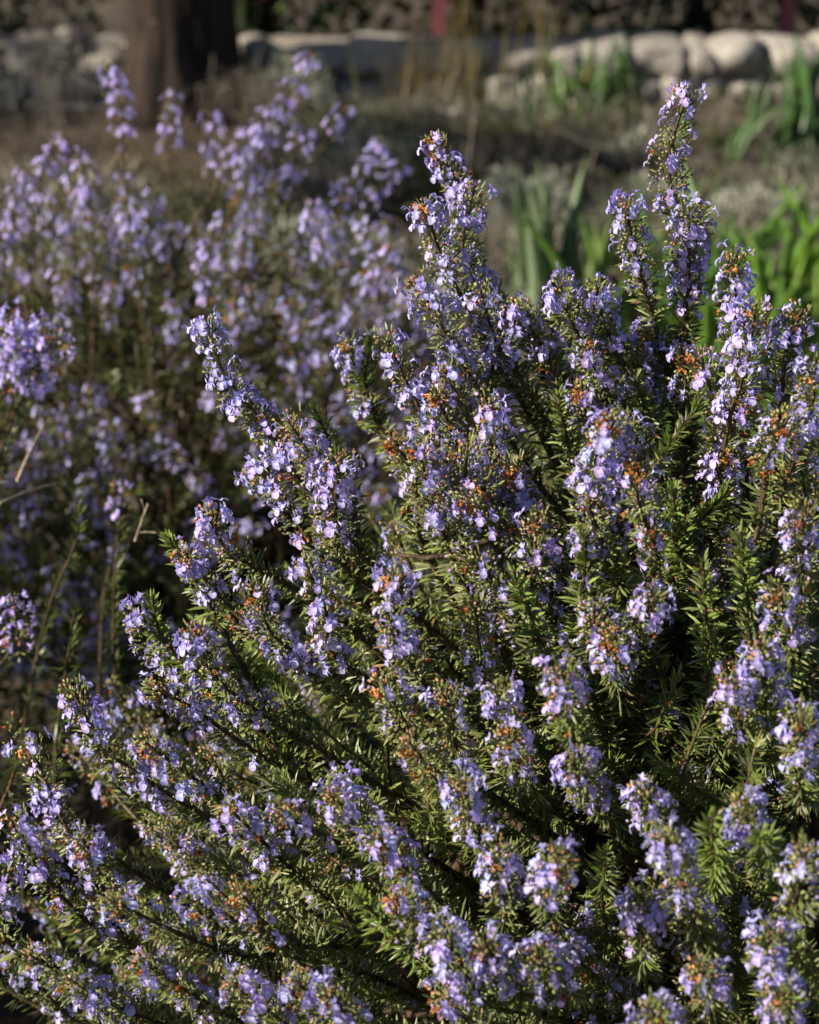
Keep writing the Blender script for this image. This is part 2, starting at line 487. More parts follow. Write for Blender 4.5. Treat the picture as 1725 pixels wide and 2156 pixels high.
        F_ = nrm(rad + 0.35 * np.array([0, 0, 1.0]) * (np.abs(tg[:, 2:3]) < .5) + 0.15 * TO_SUN + r.normal(0, .30, (nf, 3)))
        sc = (0.00070 if not far else 0.00080) * r.uniform(0.8, 1.15, nf)
        # gravity keeps the lip hanging: up is world up mixed with the stem direction
        H = UPW + 0.35 * tg + r.normal(0, .22, (nf, 3))
        flat = np.abs((F_ * nrm(H)).sum(1)) > 0.9
        F_[flat] = nrm(F_[flat] + np.array([0.2, -0.8, 0]))
        fl = (frames(F_, H, sc, sc, sc), p + rad * ro[:, None])
        nw = r.poisson(rust * ff * L * 100 * 1.7)
        if rust > 0.8: nw += 4
        spot = r.uniform(t0, 1, max(2, nw // 5))
        t = np.clip(np.where(r.random(nw) < 0.35 * rust, r.uniform(0.95, 1, nw), np.where(r.random(nw) < .5, t0 + (1 - t0) * r.random(nw), spot[r.integers(0, len(spot), nw)] + r.normal(0, .012, nw))), 0, 1)
        p, tg, e1, e2 = axis_frame(P, t)
        ph = np.floor(t * 23) * 2.4 + r.normal(0, .5, nw)
        rad = np.cos(ph)[:, None] * e1 + np.sin(ph)[:, None] * e2
        sc = 0.00085 * r.uniform(0.7, 1.15, nw)
        wi = (frames(nrm(rad + r.normal(0, .3, (nw, 3))), UPW + 0 * rad, sc, sc, sc), p + rad * (r.uniform(0.006, 0.011, nw) * wid * np.where(t > .93, .6, 1))[:, None])
    return B, fl, wi

class Bush:
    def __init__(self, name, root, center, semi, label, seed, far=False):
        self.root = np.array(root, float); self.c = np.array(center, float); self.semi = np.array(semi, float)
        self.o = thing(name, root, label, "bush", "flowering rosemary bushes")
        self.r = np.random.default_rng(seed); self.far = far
        self.fl, self.wi = [], []   # (shoot object, base, mats, locs, hero)
        self.count = 0
    def outward(self, tip, upmix=0.55):
        d = (tip - self.c) / self.semi ** 2
        d = nrm(d); d = d + np.array([0, 0, upmix])
        return nrm(d)
    def hit(self, u, v, s=1.0):
        """distance along the picture ray to the bush's skin"""
        rd = FW + RT * ((u - 862.5) * px(1)) + UP * ((1078 - v) * px(1))
        q = (CP - self.c) / (self.semi * s); w = rd / (self.semi * s)
        a, b, c = w @ w, 2 * q @ w, q @ q - 1
        k = b * b - 4 * a * c
        return None if k < 0 else (-b - math.sqrt(k)) / (2 * a)
    def shoot(self, pts, hero=True, **kw):
        """pts from base to tip; a woody branch is grown from the root to the base"""
        r = self.r
        pts = [np.asarray(q) + (r.normal(0, .006, 3) if 0 < i < len(pts) - 1 else 0) for i, q in enumerate(pts)]
        P, L = spline(pts, 40)
        base = P[0]; tg = nrm(P[2] - P[0])
        foot = self.root + np.array([r.normal(0, .05), r.normal(0, .05), -0.02])
        gap = np.linalg.norm(base - foot)
        mid = base - tg * gap * 0.35 + np.array([0, 0, -0.05]) + r.normal(0, .02, 3)
        W, WL = spline([foot, foot * 0.55 + mid * 0.45 + np.array([0, 0, .04]), mid, base - tg * 0.004], 11)
        wid = kw.get("wid", 1.0)
        rt = 0.0024
        allP = np.vstack([W, P[::4], P[-1:]])
        R = np.r_[np.linspace(0.011, rt, len(W)), np.linspace(rt, 0.0009, len(allP) - len(W))]
        sv, sf = tube(allP, R * (1 if not self.far else .8), 5 if not self.far else 4)
        stem = add("shoot", build("shoot", sv - base, sf, M_STEM), self.o, base - self.root)
        ext = 0.16 if not self.far else 0.26
        sW = np.r_[0, np.cumsum(np.linalg.norm(np.diff(W, axis=0), axis=1))]
        PX, LX = spline(np.vstack([W[sW > sW[-1] - ext][:-1], P[::2], P[-1:]]), 60)
        kw["ff"] = kw.get("ff", .5) * L / LX
        B, fl, wi = make_shoot(PX, LX, r, self.far, **kw)
        add("foliage", B.mesh("foliage", M_NEEDLE, base), stem, kind="stuff")
        if fl is not None:
            self.fl.append((stem, base, fl[0], fl[1], hero)); self.wi.append((stem, base, wi[0], wi[1], hero))
        self.count += 1
    def tip_shoot(self, u, v, d=None, L=None, dirmix=0.12, jit=0.12, **kw):
        """a shoot known by its tip; it grows out of the bush's skin"""
        if d is None:
            d = self.hit(u, v) or 1.2
            d -= 0.02
        tip = at(u, v, d)
        L = L or self.r.uniform(0.17, 0.26)
        dr = nrm(self.outward(tip, dirmix) + (.75 if u > 1000 and v > 1230 else .3) * nrm(CP - tip) + np.array([-.25 if u < 900 else 0, 0, 0]) + self.r.normal(0, jit, 3))
        base = tip - dr * L + np.array([0, 0, -0.012])
        mid = (tip + base) / 2 + np.array([0, 0, -0.012])
        self.shoot([base, mid, tip], **kw)
    def fill(self, n, front=True, smin=0.80, smax=1.0, xmax=9, **over):
        r = self.r; k = 0; tries = 0
        while k < n and tries < n * 60:
            tries += 1
            d = nrm(r.normal(0, 1, 3)); 
            if d[2] < -0.25: continue
            nn = nrm(d / self.semi)
            tip = self.c + d * self.semi * r.uniform(smin, smax)
            if tip[0] > xmax: continue
            view = nrm(tip - CP)
            facing = -(nn @ view)
            if front and facing < -0.15: continue
            if front is False and facing > 0.1: continue
            u, v, dd = project(tip); u, v, dd = u[0], v[0], dd[0]
            if front and not (-260 < u < 1985 and -200 < v < 2500): continue
            if front is False and r.random() < 0.3: continue
            dr = nrm(self.outward(tip, r.uniform(0.0, 0.6)) + np.array([-.3 if tip[0] < .15 and not self.far else 0, 0, 0]) + r.normal(0, .22 if not self.far else .34, 3))
            L = r.uniform(0.16, 0.27)
            base = tip - dr * L + np.array([0, 0, -0.015]); mid = (tip + base) / 2 + np.array([0, 0, -0.012]) + r.normal(0, .006, 3)
            q = r.random()
            p = dict(ff=r.uniform(.2, .5), dens=r.uniform(1.0, 4.5), brown=r.uniform(0, .9), rust=r.choice([0.1, 0.3, 0.7]), wid=r.uniform(.8, 1.15))
            if q < (0.5 if not self.far else 0.34): p = dict(dens=0, leaf=.8)
            if p['dens'] > 0 or over.get('dens') == 0: p.update(over)
            self.shoot([base, mid, tip], hero=False, cheap=True, **p)
            k += 1
    def mass(self, n, smin=.6, smax=.97, name="inner_foliage", pfl=.3, **over):
        """further small sprigs of the bush, too many to pick apart"""
        r = self.r; B = Bag(); k = 0; tries = 0
        while k < n and tries < n * 60:
            tries += 1
            d = nrm(r.normal(0, 1, 3))
            if d[2] < -.3: continue
            tip = self.c + d * self.semi * r.uniform(smin, smax)
            u, v, dd = (q[0] for q in project(tip))
            if -(nrm(d / self.semi) @ nrm(tip - CP)) < -.1 or not (-200 < u < 1925 and -200 < v < 2400): continue
            dr = nrm(self.outward(tip, r.uniform(.1, .6)) + np.array([-.25 if tip[0] < .15 and not self.far else 0, 0, 0]) + r.normal(0, .3, 3)); L = r.uniform(.13, .22)
            base = tip - dr * L + np.array([0, 0, -.012])
            P, L = spline([base, (base + tip) / 2 + r.normal(0, .008, 3) - np.array([0, 0, .008]), tip], 30)
            p = dict(dens=0, leaf=.8)
            if r.random() < pfl: p = dict(ff=r.uniform(.25, .5), dens=r.uniform(1, 4), brown=r.uniform(0, .9), rust=r.choice([.1, .4, .8]), leaf=.8)
            if p["dens"]: p.update(over)
            b, fl, wi = make_shoot(P, L, r, self.far, cheap=True, **p)
            for V, F, C in zip(b.V, b.F, b.C): B.put(V, F - F.min(), C)
            sv, sf = tube(P[::4], np.linspace(.0018, .0008, len(P[::4])), 4)
            B.put(sv, sf, np.tile(np.array([.14, .10, .055]), (len(sv), 1)))
            if fl is not None:
                self.fl.append((self.o, self.root, fl[0], fl[1], False)); self.wi.append((self.o, self.root, wi[0], wi[1], False))
            k += 1
        add(name, B.mesh(name, M_NEEDLE, self.root), self.o, kind="stuff")
    def heart(self, n, k, size, name="shade_core"):
        """dense dark leaf mass put inside a bush to stop light and views through"""
        B = leaf_cloud(n, self.c - np.array([0, 0, .04]), self.semi * k, size, ((.035, .048, .020), (.05, .055, .026), (.07, .052, .032)), self.r, .15, .4, .2)  # dark filler leaves that make the bush opaque to the sun
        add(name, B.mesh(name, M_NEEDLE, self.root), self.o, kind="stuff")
    def finish(self, maxn=300):
        """the flowers that show largest are objects on their shoots; the rest is one mass"""
        r = self.r
        for lst, meshes, libs, name, rest in ((self.fl, FLOWER_FAR_ME if self.far else FLOWER_ME, FLOWERS_FAR if self.far else FLOWERS, "flower", "blossom"),
                                              (self.wi, WITHERED_ME, WITHERED, "withered_flower", "withered_blossom")):
            if not lst: continue
            score = []
            for i, (st, base, mt, lc, hero) in enumerate(lst):
                u, v, d = project(lc) if len(lc) else (np.zeros(0),) * 3
                ax = lc.mean(0) if len(lc) else base
                toc = nrm(CP - lc)
                f = (mt[:, :, 1] / .001 * toc).sum(1) if len(lc) else np.zeros(0)
                s = f + (0.9 if hero else -0.4) + 0.6 * (1.2 - d) + r.random(len(lc)) * .5
                s = np.where((u > 5) & (st is not self.o) & (u < 1720) & (v > 5) & (v < 2150), s, -9)
                score += [(s[k], i, k) for k in range(len(lc))]
            score.sort(key=lambda x: -x[0])
            pick = {(i, k) for _, i, k in score[:maxn]}
            B = Bag(); by = {}
            for _, i, k in score:
                st, base, mt, lc, hero = lst[i]
                if (i, k) in pick:
                    o = add(name, meshes[int(r.integers(0, len(meshes)))], st)
                    m4 = np.eye(4); m4[:3, :3] = mt[k] * 1000.0; m4[:3, 3] = lc[k] - base
                    from mathutils import Matrix
                    o.matrix_local = Matrix(m4.tolist())
                else:
                    near = (not self.far) and hero and name == "flower" and r.random() < .15
                    by.setdefault((int(r.integers(0, len(libs))), near), []).append((mt[k], lc[k]))
            for (q, near), it in by.items():
                T = libs[q]
                if name == "flower" and not self.far and not near: T = (FLOWERS_MID if r.random() < .5 else FLOWERS_FAR)[q % 4]
                mm = np.array([a for a, _ in it]); ll = np.array([b for _, b in it])
                basec = PETAL if name == "flower" else RUST
                cc = basec * r.uniform(.85, 1.12, (len(it), 1)) * (1 + r.normal(0, .05, (len(it), 3)))
                if name != "flower": cc = cc * np.where(r.random((len(it), 1)) < .4, np.array([1.25, 1.45, 1.6]), r.uniform(.6, 1.1, (len(it), 1)))
                B.inst(T, mm, ll, cc)
            if B.n:
                add(rest, B.mesh(rest, M_PETAL if name == "flower" else M_RUST, self.root), self.o, kind="stuff")

# ------------------------------------------------------------------ ground
def gz(x, y):
    h = 0.15 * min(max((y - 3.0) / 5.0, 0), 1)
    return h + 0.025 * noise.noise((x * 1.3, y * 1.3, 0.3)) + 0.012 * noise.noise((x * 4, y * 4, 2.0))
def make_ground():
    xs = np.r_[-60, -30, -15, np.linspace(-6, 6, 97), 15, 30, 60]
    ys = np.r_[-40, -15, -5, np.linspace(-2, 11, 105), 16, 25, 40, 80]
    V = np.array([(x, y, gz(x, y)) for y in ys for x in xs])
    add("ground", build("ground", V, np.array(grid_tris(len(ys), len(xs))), M_SOIL), kind="structure")
make_ground()

# ------------------------------------------------------------------ stone wall
def stone_mesh(seed, sub=2):
    import bmesh
    r = np.random.default_rng(seed)
    bm = bmesh.new(); bmesh.ops.create_icosphere(bm, subdivisions=sub, radius=1)
    off = Vector(r.uniform(-50, 50, 3))
    for v in bm.verts:
        p = v.co.copy()
        q = Vector([math.copysign(abs(c) ** 0.5, c) for c in p])      # blocky
        k = 1 + 0.30 * noise.noise(p * 1.2 + off) + 0.16 * noise.noise(p * 2.9 + off) + 0.06 * noise.noise(p * 7 + off)
        v.co = q * k
    me = bpy.data.meshes.new("stone"); bm.to_mesh(me); bm.free()
    for p in me.polygons: p.use_smooth = True
    me.materials.append(M_STONE)
    return me
STONES = [stone_mesh(s, 3) for s in range(14)]
WALL_Y = 8.4
def make_wall():
    r = np.random.default_rng(3)
    w = thing("stone_wall", (0, WALL_Y, 0.1), "low dry-stone wall of pale rounded limestone blocks below the maroon fence", "wall")
    z0 = 0.04; tops = 0.0
    # rubble core
    V = []
    n = 40
    for i in range(n + 1):
        x = -4.2 + 8.4 * i / n
        for (y, z) in ((-.10, 0.0), (-.09, .18 + .03 * noise.noise((x * 3, 0, 0))), (-.06, .31), (.2, .31), (.22, 0.0)):
            V.append((x, y + .015 * noise.noise((x * 5, y * 7, z * 9)), z))
    add("wall_core", build("wall_core", np.array(V), np.array(grid_tris(n + 1, 5)), M_MORTAR), w)
    def course(z, h, wmin, wmax, depth, y):
        x = -4.2
        while x < 4.2:
            wd = r.uniform(wmin, wmax); hh = h * r.uniform(.8, 1.18)
            o = add("stone", STONES[int(r.integers(0, len(STONES)))], w, (x + wd / 2, y + r.normal(0, .012), z + hh / 2 - .01))
            o.scale = (wd * .535, depth * r.uniform(.46, .58), hh * .53)
            o.rotation_euler = (r.normal(0, .06), r.normal(0, .05), r.choice([0, math.pi]) + r.normal(0, .08))
            x += wd * 0.97
    course(-.06, .14, .12, .30, .22, -.06)
    course(.07, .12, .10, .26, .22, -.06)
    course(.17, .165, .12, .36, .42, 0.03)
make_wall()

# ------------------------------------------------------------------ maroon fence behind the wall
def box(x0, x1, y0, y1, z0, z1):
    V = np.array([(x, y, z) for z in (z0, z1) for y in (y0, y1) for x in (x0, x1)], float)
    F = np.array([(0, 2, 3), (0, 3, 1), (4, 5, 7), (4, 7, 6), (0, 1, 5), (0, 5, 4), (2, 6, 7), (2, 7, 3), (0, 4, 6), (0, 6, 2), (1, 3, 7), (1, 7, 5)])
    return V, F
def make_fence():
    y = 8.85
    f = thing("metal_fence", (0, y, 0.3), "maroon painted metal fence with slim upright bars rising behind the stone wall", "fence")
    me_bar = build("bar", *box(-.012, .012, -.012, .012, 0, 1.1), M_FENCE, None, False)
    me_post = build("post", *box(-.035, .035, -.035, .035, -.3, 1.45), M_FENCE, None, False)
    xs = [on_y(u, 20, y)[0] for u in (-545, 925, 1660, 2395)]
    for x in xs: add("post", me_post, f, (x, 0, 0))
    for a, b in zip(xs[:-1], xs[1:]):
        n = int(round((b - a) / .139))
        for k in range(1, n): add("bar", me_bar, f, (a + (b - a) * k / n, 0, 0.262))
        for z in (0.52, 1.22):
            add("rail", build("rail", *box(a + .035, b - .035, -.02, .02, z, z + .04), M_FENCE, None, False), f)
make_fence()

# ------------------------------------------------------------------ leafy helpers for the surroundings
def leaf_cloud(n, center, semi, size, cols, r, shell=0.5, up=0.0, asp=0.45):
    """leaf-shaped folded blades spread through an uneven volume"""
    T = (np.array([(-.5, .45, 0), (0, 0, .0), (.5, .45, 0), (0, 1, .05), (0, .45, -.12)], float),
         np.array([(1, 4, 0), (1, 2, 4), (0, 4, 3), (4, 2, 3)]), np.ones((5, 3)))
    d = nrm(r.normal(0, 1, (n, 3)))
    k = np.array([1 + .45 * noise.noise(Vector(q * 2.1) + Vector(center)) + .14 * noise.noise(Vector(q * 5.5) + Vector(center)) for q in d])
    rad = (shell + (1 - shell) * r.random(n) ** .5) * k
    P = np.asarray(center) + d * rad[:, None] * np.asarray(semi)
    D = nrm(d + r.normal(0, .7, (n, 3)) + np.array([0, 0, up]))
    s = size * r.uniform(.6, 1.3, n)
    C = np.asarray(cols)[r.integers(0, len(cols), n)] * r.uniform(.75, 1.25, (n, 1))
    B = Bag(); B.inst(T, frames(D, r.normal(0, 1, (n, 3)) + np.array([0, 0, .6]), s * asp, s, s), P, C)
    return B

def twigs(n, base, spread, height, r, r0=0.006, curl=.3, seg=6, sides=4):
    V, F, off = [], [], 0
    for i in range(n):
        a = r.uniform(0, 2 * math.pi); e = r.uniform(.15, 1) * spread; h = height * r.uniform(.6, 1.05)
        p0 = np.asarray(base) + np.array([math.cos(a) * .03, math.sin(a) * .03, -.02])
        p2 = np.asarray(base) + np.array([math.cos(a) * e, math.sin(a) * e, h])
        p1 = (p0 + p2) / 2 + r.normal(0, curl * .2, 3) * spread
        P, _ = spline([p0, p1, p2], seg)
        v, f = tube(P, np.linspace(r0, r0 * .35, seg), sides)
        V.append(v); F.append(f + off); off += len(v)
    return np.vstack(V), np.vstack(F)

def blades(n, base, spread, height, r, width, cols, lean=0.5, seg=5):
    """arching grass blades as one mass"""
    B = Bag()
    for i in range(n):
        a = r.uniform(0, 2 * math.pi); h = height * r.uniform(.5, 1.05); e = abs(r.normal(0, lean)) * h
        q = np.asarray(base) + np.array([r.normal(0, spread), r.normal(0, spread), -.01])
        t = np.linspace(0, 1, seg)[:, None]
        dirv = np.array([math.cos(a), math.sin(a), 0])
        P = q + dirv * e * t ** 2 + np.array([0, 0, 1]) * h * (t - .25 * e / h * t ** 2)
        sd = np.array([-math.sin(a), math.cos(a), 0]) * width * r.uniform(.6, 1.2)
        w = (1 - t ** 1.6) * .95 + .05
        V = np.empty((seg * 2, 3)); V[0::2] = P - sd * w; V[1::2] = P + sd * w
        c = np.asarray(cols)[r.integers(0, len(cols))] * r.uniform(.8, 1.2)
        B.put(V, np.array(grid_tris(seg, 2)), np.tile(c, (seg * 2, 1)))
    return B

# ------------------------------------------------------------------ tree with the dark trunk
def make_tree(x, y, label, rad=0.205, name="pine_tree", crown_z=3.6, seed=5, crown_r=(1.9, 1.9, 1.1), nleaf=7000, lean=0.0, mat=M_TRUNK, top=3.4, cols=((.04, .065, .02), (.06, .085, .025)), leafsize=.13):
    r = np.random.default_rng(seed)
    z0 = gz(x, y) - .05
    o = thing(name, (x, y, z0), label, "tree")
    n, s = 60, 56; V = []
    for i in range(n):
        z = top * i / (n - 1)
        rr = rad * (1 - .35 * z / top) * (1 + .55 * math.exp(-z / .13))
        for k in range(s):
            a = 2 * math.pi * k / s
            f = 1 + .10 * noise.noise((math.cos(a) * 2.2, math.sin(a) * 2.2, z * .9 + seed)) + .15 * noise.noise((math.cos(a) * 7.5, math.sin(a) * 7.5, z * 2.2 + seed)) \
                + .13 * math.exp(-z / .2) * noise.noise((math.cos(a) * 2.5, math.sin(a) * 2.5, seed))
            V.append((rr * f * math.cos(a) + lean * z, rr * f * math.sin(a), z))
    F = []
    for i in range(n - 1):
        for k in range(s):
            p, q = i * s + k, i * s + (k + 1) % s
            F += [(p, q, q + s), (p, q + s, p + s)]
    add("trunk", build("trunk", np.array(V), np.array(F), mat), o)
    LV, LF, off = [], [], 0
    for k in range(7):
        a = k * 2.4; h = top * r.uniform(.6, .97)
        P, _ = spline([(lean * h, 0, h), (lean * h + math.cos(a) * crown_r[0] * .4, math.sin(a) * crown_r[1] * .4, h + .35), (lean * top + math.cos(a) * crown_r[0] * .85, math.sin(a) * crown_r[1] * .85, crown_z + r.uniform(-.2, .5))], 10)
        v, f = tube(P, np.linspace(rad * .42, .02, 10), 6); LV.append(v); LF.append(f + off); off += len(v)
    add("limbs", build("limbs", np.vstack(LV), np.vstack(LF), mat), o)
    B = leaf_cloud(nleaf, (lean * top, 0, crown_z + .3), crown_r, leafsize, cols, r, .35)
    add("crown", B.mesh("crown", M_TREE), o, kind="stuff")
    return o
tb = on_y(388, 215, 7.93)
make_tree(tb[0], 7.93, "dark thick trunk with furrowed bark standing in front of the stone wall", rad=.235, lean=0.0, crown_z=6.0, top=5.4, crown_r=(3.0, 3.0, 1.0), nleaf=11000, leafsize=.2)  # crown is out of view, raised and widened to block skylight

OLC = ((.07, .09, .045), (.10, .12, .07), (.05, .07, .03))
make_tree(-5.75, 7.05, "out-of-view olive tree added left of the bed so its crown shades the wall", .13, "shade_olive", 2.1, 8, (.7, 1.0, .45), 3600, 0, M_TRUNK, 1.9, OLC, .10)  # added outside the view to cast shade on the wall's left part
make_tree(-3.9, 4.8, "small out-of-view olive tree added left of the bed to shade the bare soil", .09, "shade_olive", 2.5, 9, (.7, .75, .35), 2400, 0, M_TRUNK, 2.2, OLC, .09)  # added outside the view for the shadow on the soil

# ------------------------------------------------------------------ irises and strappy plants (every leaf a part)
def iris(u, v, y, n, h, spread, label, r, wd=0.017, arch=.25, cols=((.075, .13, .045), (.10, .17, .05), (.06, .11, .05)), name="iris_plant", cat="plant"):
    b = on_y(u, v, y); x = b[0]; z = gz(x, y)
    n = int(n * 1.5); wd *= 1.1
    o = thing(name, (x, y, z), label, cat, "strap-leaved plants in front of the wall")
    for i in range(n):
        a = r.uniform(0, 2 * math.pi); hh = h * r.uniform(.55, 1.05); e = hh * abs(r.normal(0, arch)) + .02
        px_, py_ = r.normal(0, spread), r.normal(0, spread * .6)
        t = np.linspace(0, 1, 7)[:, None]
        dv = np.array([math.cos(a), math.sin(a), 0])
        P = dv * e * t ** 2.2 + np.array([0, 0, 1]) * hh * (t - .3 * min(e / hh, 1.2) * t ** 3)
        fa = r.uniform(0, math.pi); sd = np.array([math.cos(fa), math.sin(fa), 0]); nd = np.array([-math.sin(fa), math.cos(fa), 0])
        w = wd * r.uniform(.7, 1.15) * np.sin(np.clip(.35 + 2.79 * t, 0, math.pi - .02)) ** .7
        V = np.empty((7 * 4, 3)); V[0::4] = P - sd * w; V[1::4] = P - nd * w * .12; V[2::4] = P + sd * w; V[3::4] = P + nd * w * .12
        F = []
        for k in range(6):
            for j in range(4):
                p, q = k * 4 + j, k * 4 + (j + 1) % 4
                F += [(p, q, q + 4), (p, q + 4, p + 4)]
        c = np.asarray(cols)[r.integers(0, len(cols))] * r.uniform(.85, 1.2)
        if r.random() < .02: c = np.array([.26, .20, .09])
        C = np.tile(c, (28, 1)) * (1 + .25 * np.repeat(t, 4, 0) * np.array([1, .9, .2]))
        add("leaf", build("leaf", V, np.array(F), M_IRIS, C), o, (px_, py_, -.01))
rI = np.random.default_rng(11)
iris(1140, 600, 4.55, 15, .56, .07, "clump of grey-green sword leaves behind the leaning flower spikes", rI, .020, .12, ((.14, .19, .125), (.16, .22, .14), (.11, .17, .09)))
iris(1262, 600, 4.45, 9, .55, .045, "narrow clump of fresh green sword leaves beside the grey-green clump", rI, .019, .13, ((.13, .25, .05), (.15, .22, .08)))
iris(1400, 580, 4.7, 10, .58, .07, "clump of dark green sword leaves between two flower spikes", rI, .019, .22, ((.09, .16, .05), (.12, .20, .06)))
iris(1540, 600, 4.3, 24, .56, .10, "arching bright green strap leaves at the foot of the grey cushions", rI, .019, .40, ((.09, .20, .03), (.11, .23, .04), (.07, .15, .03)), "strap_plant")
iris(1660, 620, 4.1, 44, .50, .15, "dense mass of glossy yellow-green strap leaves at the bed's edge", rI, .016, .5, ((.12, .22, .035), (.15, .24, .045), (.08, .16, .03)), "strap_plant")
iris(1780, 560, 4.5, 30, .56, .14, "glossy green strap leaves behind the dense yellow-green mass", rI, .018, .45, ((.13, .26, .03), (.10, .19, .03)), "strap_plant")
iris(1190, 245, 7.2, 16, .46, .10, "iris clump close to the wall with upright dull green leaves", rI, .02, .3)
iris(1265, 235, 7.3, 16, .48, .09, "iris clump of fresh mid-green leaves touching the wall's foot", rI, .022, .3, ((.09, .19, .04), (.07, .14, .04)))
iris(1345, 240, 7.3, 9, .36, .07, "short sparse iris clump at the wall's foot", rI, .02, .35)
iris(1590, 300, 6.4, 13, .46, .11, "tall dark green iris clump near the far right of the wall", rI, .022, .35, ((.05, .10, .04), (.06, .12, .04)))
iris(1690, 290, 6.7, 14, .58, .10, "tallest iris clump with dark leaves reaching over the wall", rI, .024, .22, ((.05, .10, .035), (.06, .13, .04)))
iris(935, 330, 6.2, 10, .30, .06, "thin arching grass-like leaves on the shaded ground", rI, .007, .7, ((.09, .14, .06), (.12, .16, .08)), "grass_clump")

# ------------------------------------------------------------------ grey cushion shrubs, dry shrubs, hedge
def cushion(u, v, y, rx, h, label, seed, cols, n=2600, size=.035, name="cushion_shrub", asp=.22, up=.8, mat=M_GREY):
    r = np.random.default_rng(seed)
    x = on_y(u, v, y)[0]; z = gz(x, y)
    o = thing(name, (x, y, z), label, "shrub", "low shrubs on the bed")
    V, F = twigs(14, (0, 0, 0), rx * .8, h * .75, r, .006)
    add("stem", build("stem", V, F, M_TWIG), o)
    B = leaf_cloud(n, (0, 0, h * .35), (rx, rx * .8, h * .6), size, cols, r, .45, up, asp)
    add("foliage", B.mesh("foliage", mat), o, kind="stuff")
SILV = ((.34, .36, .30), (.44, .45, .38), (.24, .27, .20))
BEIG = ((.23, .21, .165), (.18, .17, .135), (.27, .255, .215))
DULL = ((.10, .115, .08), (.14, .15, .11), (.18, .175, .135))
OLIV = ((.07, .085, .035), (.10, .11, .05), (.12, .10, .06))
cushion(1085, 400, 5.6, .22, .26, "silvery cushion shrub lit by the sun behind the flower spikes", 1, SILV)
cushion(1190, 430, 5.3, .24, .22, "pale grey-green cushion shrub above the sword leaves", 2, DULL)
cushion(1330, 420, 5.6, .26, .20, "low grey cushion shrub behind the two flower spikes", 3, DULL)
cushion(1600, 400, 5.5, .28, .24, "silver-grey shrub mound under the tall dark irises", 4, SILV)
cushion(1720, 380, 5.8, .30, .30, "grey leafy shrub mound at the far right of the bed", 5, DULL)
cushion(1500, 330, 6.6, .26, .20, "low dull shrub between the irises by the wall", 6, OLIV)
cushion(830, 400, 5.0, .25, .20, "dull grey shrub right behind the far rosemary", 7, DULL)
cushion(640, 260, 6.7, .30, .22, "brownish-grey twiggy cushion beside the trunk's foot", 8, BEIG)
cushion(790, 250, 6.9, .34, .24, "dry grey cushion in front of the pale wall stones", 9, DULL)
cushion(950, 300, 6.3, .34, .16, "flat dark shrub on shaded soil", 10, OLIV)
cushion(1060, 260, 6.9, .30, .18, "small brown-green shrub by the shaded ground", 12, OLIV)
cushion(90, 300, 5.2, .42, .36, "wide mound of dry beige-grey stems left of the trunk", 13, BEIG, 5200, .07, "dry_mound", .10, .3)
cushion(-40, 360, 4.4, .34, .26, "brown dry mound at the near end of the beige mound", 14, ((.16, .12, .08), (.21, .16, .11)), 2600, .06, "dry_mound", .10, .3)
cushion(230, 360, 4.6, .28, .20, "dark brown low shrub below the beige mound", 15, ((.11, .085, .055), (.15, .11, .07), (.08, .09, .04)), 1800, .04)

rC = np.random.default_rng(90)
MORE = (("small silvery tuft on the bare soil of the bed", SILV), ("dull scrubby tuft on the bare soil of the bed", DULL), ("beige dry tangled tuft on the bare soil of the bed", BEIG), ("olive low tuft on the bare soil of the bed", OLIV))
for k in range(44):
    lb, cc = MORE[k % 4]
    yy = rC.uniform(4.6, 7.9)
    cushion(rC.uniform(520, 1760), 300, yy, rC.uniform(.12, .28), rC.uniform(.12, .30), lb, 200 + k, cc, 480, rC.uniform(.03, .06), "scrub_tuft", rC.uniform(.12, .25), rC.uniform(.2, 1.0))

def dry_shrub(u, v, y, h, spread, label, seed, n=60):
    r = np.random.default_rng(seed); x = on_y(u, v, y)[0]; z = gz(x, y)
    o = thing("dry_shrub", (x, y, z), label, "shrub")
    V, F = twigs(n, (0, 0, 0), spread, h, r, .004, .5, 8)
    add("stem", build("stem", V, F, M_DEAD), o)
    B = leaf_cloud(200, (0, 0, h * .62), (spread * .9, spread * .7, h * .45), .035, BEIG, r, .2, .5, .2)
    add("foliage", B.mesh("foliage", M_GREY), o, kind="stuff")
dry_shrub(150, 230, 6.6, 1.0, .28, "tall bare grey shrub with thin twigs beside the trunk", 31, 15)
dry_shrub(60, 200, 7.2, .7, .3, "smaller bare twiggy shrub against the shaded wall", 32, 9)

def brush(u, y, spread, h, label, seed):
    r = np.random.default_rng(seed); x = on_y(u, 300, y)[0]; z = gz(x, y)
    o = thing("dead_brush", (x, y, z), label, "brush", "dead brush on the bed")
    V, F = twigs(70, (0, 0, 0), spread, h, r, .005, 1.6, 6, 3)
    add("stem", build("stem", V, F, M_DEAD), o)
rB = np.random.default_rng(95)
for k in range(22):
    brush(rB.uniform(500, 1750), rB.uniform(5.0, 7.8), rB.uniform(.2, .42), rB.uniform(.12, .28), "tangle of dark dead stems on the bare soil of the bed", 300 + k)

